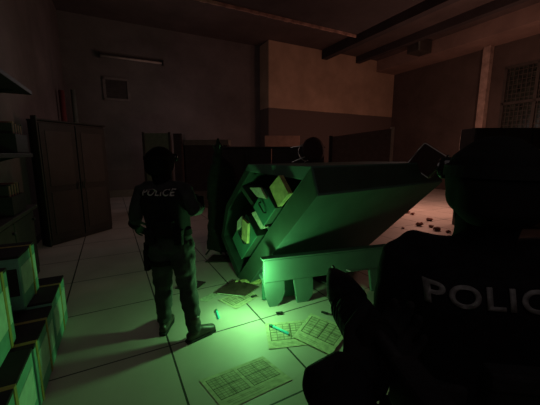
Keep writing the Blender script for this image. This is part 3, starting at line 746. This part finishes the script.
    for sd in 'LR':
        hd = V(J['hd' + sd]); wr = J['wr' + sd]
        b = hand(NB(), wr + (hd - wr).normalized() * .02, hd - wr, J['hn' + sd], J['ht' + sd], .55)
        loft(b, [wr - (hd - wr).normalized() * .05, wr + (hd - wr).normalized() * .01], [.047, .042], n=16)
        obj('glove', remesh(b, .0048, 2), M['glove'], t, smooth=True)
    b = NB(); loft(b, [chest.lerp(neck, .55), neck - Z * .01, head - Z * .06 - hf * .01, head - Z * .02 - hf * .01], [.105, .075, .079, .082], [.09, .075, .088, .1], side=hs, n=26)
    obj('neck_gaiter', remesh(b, .009, 4), M['kevlar_d'], t, smooth=True)
    # vest
    b = NB(); c = [pel.lerp(chest, .22), pel.lerp(chest, .5), pel.lerp(chest, .8), chest, chest.lerp(neck, .42)]
    loft(b, c, [x * vk for x in (.168, .172, .186, .198, .175)], [.142, .142, .146, .148, .125], side=S, n=40, dome=.25, sq=.55)
    for s in (-1, 1): loft(b, [chest.lerp(neck, .3) + S * s * .12 - F * .10, chest.lerp(neck, .72) + S * s * .11, chest.lerp(neck, .3) + S * s * .12 + F * .1], [.055, .055, .055], [.03, .03, .03], side=S, n=14)
    b = remesh(b, .011, 3); vbv = BVHTree.FromBMesh(b)
    vest = obj('vest', b, vest_m, t, smooth=True)
    b = NB(); loft(b, [pel + Z * .055, pel + Z * .105], [.19, .182], [.148, .143], side=S, n=30, dome=0); obj('belt', b, M['strap'], t)
    for s, zz, w in ((.03, .14, .15), (-.12, .06, .08), (.13, .06, .07)):
        c = pel + S * s - F * (.165 if abs(s) < .1 else .125) + Z * zz; R = Matrix((S, F, Z)).transposed()
        p = obj('pouch', box(NB(), c, (w, .055, .13), R), M['strap'], t, bevel=.012); obj('flap', box(NB(), c + Z * .045 - F * .004, (w + .008, .06, .05), R), M['kevlar'], p, bevel=.01)
    for s in (-1, 1): obj('pouch', box(NB(), chest - Z * .1 + F * .165 + S * s * .08, (.1, .06, .16), Matrix((S, F, Z)).transposed()), M['strap'], t, bevel=.012)
    # thigh holster on the figure's left leg
    th = J['hipL'].lerp(J['knL'], .36); R = Matrix((S, F, Z)).transposed()
    h = obj('holster', box(NB(), th - S * .125, (.05, .11, .2), R), M['strap'], t, bevel=.015)
    obj('thigh_strap', loft(NB(), [th + Z * .01, th - Z * .03], [.118, .116], n=20, dome=0), M['strap'], h)
    obj('pistol_grip', box(NB(), th - S * .125 - F * .03 + Z * .12, (.028, .045, .09), R), M['gunp'], h, bevel=.008)
    # knee pads
    for sd in 'LR':
        obj('knee_pad', ball(NB(), J['kn' + sd] + F * .05, (.062, .045, .085), Matrix((S, F, Z)).transposed()), M['strap'], t, smooth=True)
    # helmet with goggles and headset
    b = NB()
    loft(b, [head + Z * .0 - hf * .012, head + Z * .045 - hf * .012, head + Z * .09 - hf * .012, head + Z * .125 - hf * .014], [.112, .114, .1, .06], [.132, .135, .118, .07], side=hs, n=32, dome=.35)
    loft(b, [head - Z * .062 - hf * .045, head + Z * .02 - hf * .04], [.107, .113], [.095, .108], side=hs, n=28)
    for s in (-1, 1): ball(b, head + hs * s * .092 - Z * .012, (.020, .045, .052), Matrix((hs, hf, Z)).transposed())
    hm = obj('helmet', remesh(b, .0085, 3), M['helmet'], t, smooth=True)
    b = loft(NB(), [head + Z * .035 - hf * .014, head + Z * .065 - hf * .014], [.121, .119], [.141, .138], side=hs, n=36, dome=0); obj('goggle_strap', b, M['strap'], hm)
    b = NB(); loft(b, [head + hf * .132 + hs * -.07 + Z * .05, head + hf * .15 + Z * .05, head + hf * .132 + hs * .07 + Z * .05], [.034, .038, .034], [.022, .026, .022], side=Z, n=14); obj('goggles', b, M['lens'], hm, smooth=True)
    obj('chin_strap', tube(NB(), [head + hs * -.095 - Z * .03, head + hf * .04 + hs * -.055 - Z * .118, head + hf * .04 + hs * .055 - Z * .118, head + hs * .095 - Z * .03], .006, corner=.03), M['strap'], t)
    if letters_m is None: return t
    # lettering, laid onto the back of the vest
    cu = bpy.data.curves.new('txt', 'FONT'); cu.body = 'POLICE'; cu.size = 1; cu.align_x = 'CENTER'; cu.align_y = 'CENTER'; cu.offset = .022; cu.space_character = 1.12; cu.extrude = 0
    to = bpy.data.objects.new('txt', cu); COL.objects.link(to); dg = bpy.context.evaluated_depsgraph_get(); tm = bpy.data.meshes.new_from_object(to.evaluated_get(dg))
    bpy.data.objects.remove(to); b = NB(); b.from_mesh(tm); bpy.data.meshes.remove(tm)
    bmesh.ops.triangulate(b, faces=b.faces); bmesh.ops.subdivide_edges(b, edges=b.edges, cuts=1)
    xs = [v.co.x for v in b.verts]; ys = [v.co.y for v in b.verts]; kx = tw / (max(xs) - min(xs)); ky = thh / (max(ys) - min(ys)); y0 = (max(ys) + min(ys)) / 2; x0 = (max(xs) + min(xs)) / 2
    c = chest + Z * text_dz + S * text_ds
    for v in b.verts:
        o = c + S * (v.co.x - x0) * kx + Z * (v.co.y - y0) * ky - F * .6; hit = vbv.ray_cast(o, F, 1.)
        v.co = (hit[0] if hit[0] else o + F * .45) - F * .004
    r = bmesh.ops.extrude_face_region(b, geom=b.faces[:]); bmesh.ops.translate(b, verts=[x for x in r['geom'] if isinstance(x, bmesh.types.BMVert)], vec=-F * .003)
    lt = obj('lettering', b, letters_m, vest); lt['label'] = 'pale lettering POLICE across the back'
    return t

# left officer, walking away, seen from behind
oL = officer((-.88, 2.5, 0), (.12, .99, 0), dict(
    pelvis=(-.868, 2.5, .94), chest=(-.895, 2.5, 1.30), neck=(-.915, 2.5, 1.47), head=(-.925, 2.52, 1.60),
    shL=(-1.07, 2.49, 1.385), shR=(-.735, 2.48, 1.39), elL=(-1.145, 2.47, 1.20), elR=(-.635, 2.45, 1.20), wrL=(-1.20, 2.56, 1.06), wrR=(-.64, 2.66, 1.215),
    hdL=(-1.21, 2.64, 1.0), hdR=(-.66, 2.8, 1.24), hnL=(1, 0, -.2), hnR=(-1, 0, 0), htL=(0, .6, .8), htR=(0, 0, 1),
    hipL=(-.955, 2.5, .90), hipR=(-.785, 2.5, .90), knL=(-.985, 2.56, .49), knR=(-.745, 2.52, .48), anL=(-1.01, 2.60, .11), anR=(-.69, 2.47, .10),
    toeL=(-1.02, 2.8, 0), toeR=(-.56, 2.6, 0)), 'police officer in dark gear walking away on the left, holding a rifle', M['letters'], M['kevlar'], .275, .058, .075, 0., .12)
wt = NB(); box(wt, (-.612, 2.585, 1.225), (.02, .03, .035)); obj('watch', wt, M['brass'], oL, bevel=.008)
# near officer on the right, close to the camera
oR = officer((.62, .82, 0), (.15, 1, 0), dict(
    pelvis=(.63, .84, .93), chest=(.62, .83, 1.28), neck=(.62, .83, 1.45), head=(.622, .83, 1.585),
    shL=(.415, .85, 1.385), shR=(.81, .81, 1.375), elL=(.372, .86, 1.11), elR=(.88, .84, 1.10), wrL=(.365, .93, .86), wrR=(.78, 1.06, 1.10),
    hdL=(.37, .97, .77), hdR=(.70, 1.16, 1.13), hnL=(1, 0, 0), hnR=(-1, 0, 0), htL=(0, 1, .3), htR=(0, 0, 1),
    hipL=(.54, .84, .89), hipR=(.72, .84, .89), knL=(.51, .88, .48), knR=(.75, .88, .48), anL=(.50, .84, .10), anR=(.77, .80, .10),
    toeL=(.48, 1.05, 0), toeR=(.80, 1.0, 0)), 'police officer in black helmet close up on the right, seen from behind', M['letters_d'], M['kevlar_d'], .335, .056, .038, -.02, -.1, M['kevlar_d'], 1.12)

# rifles held by the officers
def rifle(grip, fwd, label):
    f = V(fwd).normalized(); q = f.to_track_quat('Y', 'Z')
    t = thing('rifle', grip, label, 'rifle', None, q, True)
    obj('receiver', box(NB(), (0, .02, .03), (.04, .26, .065)), M['gun'], t, bevel=.008)
    obj('barrel', cyl(NB(), (0, .14, .045), (0, .52, .045), .01), M['gun'], t, smooth=True)
    obj('handguard', loft(NB(), [(0, .15, .04), (0, .36, .04)], [.027, .024], n=16, dome=.2), M['gunp'], t, smooth=True)
    obj('stock', prism(NB(), [V((-.016, -.11, .05)), V((-.016, -.30, .045)), V((-.016, -.30, -.06)), V((-.016, -.24, -.045)), V((-.016, -.11, .01))], (.032, 0, 0)), M['gunp'], t, bevel=.008)
    obj('grip', prism(NB(), [V((-.014, -.02, 0)), V((-.014, -.07, 0)), V((-.014, -.095, -.09)), V((-.014, -.055, -.095))], (.028, 0, 0)), M['gunp'], t, bevel=.008)
    obj('magazine', prism(NB(), [V((-.012, .05, 0)), V((-.012, .11, 0)), V((-.012, .14, -.15)), V((-.012, .085, -.16))], (.024, 0, 0)), M['gun'], t, bevel=.005)
    obj('sight', box(NB(), (0, .12, .085), (.015, .03, .04)), M['gun'], t, bevel=.004)
rifle((-.74, 2.80, 1.24), (-.5, .85, -.12), 'black rifle held in front of the left officer')
rifle((.72, 1.20, 1.14), (.22, .95, -.12), 'black rifle held in front of the near officer')

# ------------------------------------------------------------------ shotgun and the arms that hold it, low in the foreground
gm = V((.184, .835, 1.318)); gs = V((.196, .33, 1.360)); gf = (gm - gs).normalized(); gq = gf.to_track_quat('Y', 'Z')
g = thing('shotgun', gs, 'black pump shotgun pointing forward across the bottom of the picture', 'shotgun', None, gq, True)
GL = (gm - gs).length
obj('barrel', cyl(NB(), (0, .05, .016), (0, GL, .016), .0125), M['gun'], g, smooth=True)
obj('magazine_tube', cyl(NB(), (0, .05, -.016), (0, GL - .035, -.016), .0145), M['gun'], g, smooth=True)
obj('magazine_cap', cyl(NB(), (0, GL - .05, -.016), (0, GL - .012, -.016), .017, .013), M['gun'], g, smooth=True)
obj('heat_shield', loft(NB(), [(0, .30, 0), (0, .40, 0), (0, GL - .075, 0), (0, GL - .03, .002)], [.036, .036, .031, .022], [.048, .047, .042, .034], n=24, dome=.15, sq=.75), M['gunp'], g, smooth=True)
obj('front_sight', box(NB(), (0, GL - .02, .032), (.006, .02, .014)), M['gun'], g)
fe = obj('forend', loft(NB(), [(0, .14, -.008), (0, .18, -.012), (0, .26, -.012), (0, .34, -.010)], [.032, .043, .044, .038], [.042, .050, .050, .046], n=20, dome=.25), M['gunp'], g, smooth=True)
b = NB()
for i in range(9): loft(b, [(0, .155 + i * .02, -.012), (0, .163 + i * .02, -.012)], [.0445, .0445], [.0505, .0505], n=20, dome=0)
obj('forend_rib', b, M['gunp'], fe)
fl = obj('weapon_light', loft(NB(), [(.0, .30, -.062), (.0, .40, -.062), (.0, .425, -.062)], [.016, .016, .020], n=16, dome=.1), M['gun'], g, smooth=True)
obj('receiver', box(NB(), (0, -.06, 0), (.042, .24, .07)), M['gun'], g, bevel=.008)
obj('trigger_guard', tube(NB(), [(0, -.02, -.03), (0, -.03, -.065), (0, -.10, -.065), (0, -.12, -.03)], .005), M['gun'], g)
obj('grip', prism(NB(), [V((-.016, -.11, -.03)), V((-.016, -.16, -.02)), V((-.016, -.21, -.11)), V((-.016, -.165, -.125))], (.032, 0, 0)), M['gunp'], g, bevel=.01)
obj('stock', prism(NB(), [V((-.018, -.17, .02)), V((-.018, -.38, .01)), V((-.018, -.38, -.12)), V((-.018, -.30, -.09)), V((-.018, -.17, -.03))], (.036, 0, 0)), M['gunp'], g, bevel=.01)

wl = V((.124, .432, 1.316)); wr2 = V((.215, .175, 1.27))
officer((0, -.2, 0), (.05, 1, 0), dict(
    pelvis=(.02, -.26, .93), chest=(.02, -.19, 1.26), neck=(.0, -.21, 1.44), head=(-.0, -.245, 1.58),
    shL=(-.15, -.10, 1.36), shR=(.20, -.15, 1.36), elL=(.040, .18, 1.245), elR=(.315, .05, 1.16), wrL=wl, wrR=wr2,
    hdL=wl + V((.085, .052, .02)), hdR=wr2 + V((-.02, .07, .08)), hnL=(.3, -.1, .9), hnR=(-1, -.1, .1), htL=(-.5, .85, .1), htR=(0, -.6, .8),
    hipL=(-.07, -.26, .89), hipR=(.11, -.26, .89), knL=(-.09, -.14, .48), knR=(.14, -.20, .48), anL=(-.10, -.18, .10), anR=(.16, -.32, .10),
    toeL=(-.12, .05, 0), toeR=(.20, -.1, 0)), 'person in black sleeves and gloves holding the shotgun low in the foreground', None, M['kevlar_d'], 0, 0, shirt_m=M['kevlar_d'])

# ------------------------------------------------------------------ lights
def light(name, kind, loc, col, e, r=.3, **k):
    l = bpy.data.lights.new(name, kind); l.color = col; l.energy = e
    if kind in ('POINT', 'SPOT'): l.shadow_soft_size = r
    for a, x in k.items(): setattr(l, a, x)
    o = bpy.data.objects.new(name, l); COL.objects.link(o); o.location = loc; return o
GREEN = (.29, 1., .31)
light('glow_light', 'POINT', (-.16, 2.80, .43), GREEN, 20.0, .04)
light('glow_light', 'POINT', (-.50, 2.93, .16), GREEN, .7, .03)
light('warm_lamp', 'POINT', P(10.2, 4.6, 2.9), (1., .54, .40), 82, .25)
light('warm_lamp', 'POINT', (4.65, 8.7, 1.8), (1., .47, .34), 95, .2)
AMB = (1., .82, .80)
for p, e in ((V((.5, -.5, 3.0)), 14), (P(-.3, 6.0, 3.0), 7), (P(2.0, 10, 3.0), 20), (P(8.5, 7, 3.2), 8)):
    light('ambient_fill', 'POINT', p, AMB, e, 1.0)  # unseen soft fills added for ambient light, no fixtures belong to them
w = bpy.data.worlds.new('World'); sc.world = w; w.use_nodes = True
w.node_tree.nodes['Background'].inputs[0].default_value = (.02, .016, .016, 1); w.node_tree.nodes['Background'].inputs[1].default_value = .3

# ------------------------------------------------------------------ camera
cd = bpy.data.cameras.new('Camera'); cd.sensor_fit = 'HORIZONTAL'; cd.sensor_width = 36; cd.lens = 36 * 295 / 540; cd.clip_start = .02
cam = bpy.data.objects.new('Camera', cd); COL.objects.link(cam); cam.location = (0, 0, 1.68); cam.rotation_euler = (math.radians(90 - 9.3), 0, 0)
sc.camera = cam
vs = sc.view_settings; vs.view_transform = 'Standard'; vs.look = 'None'; vs.exposure = 0; vs.gamma = 1; vs.use_curve_mapping = False
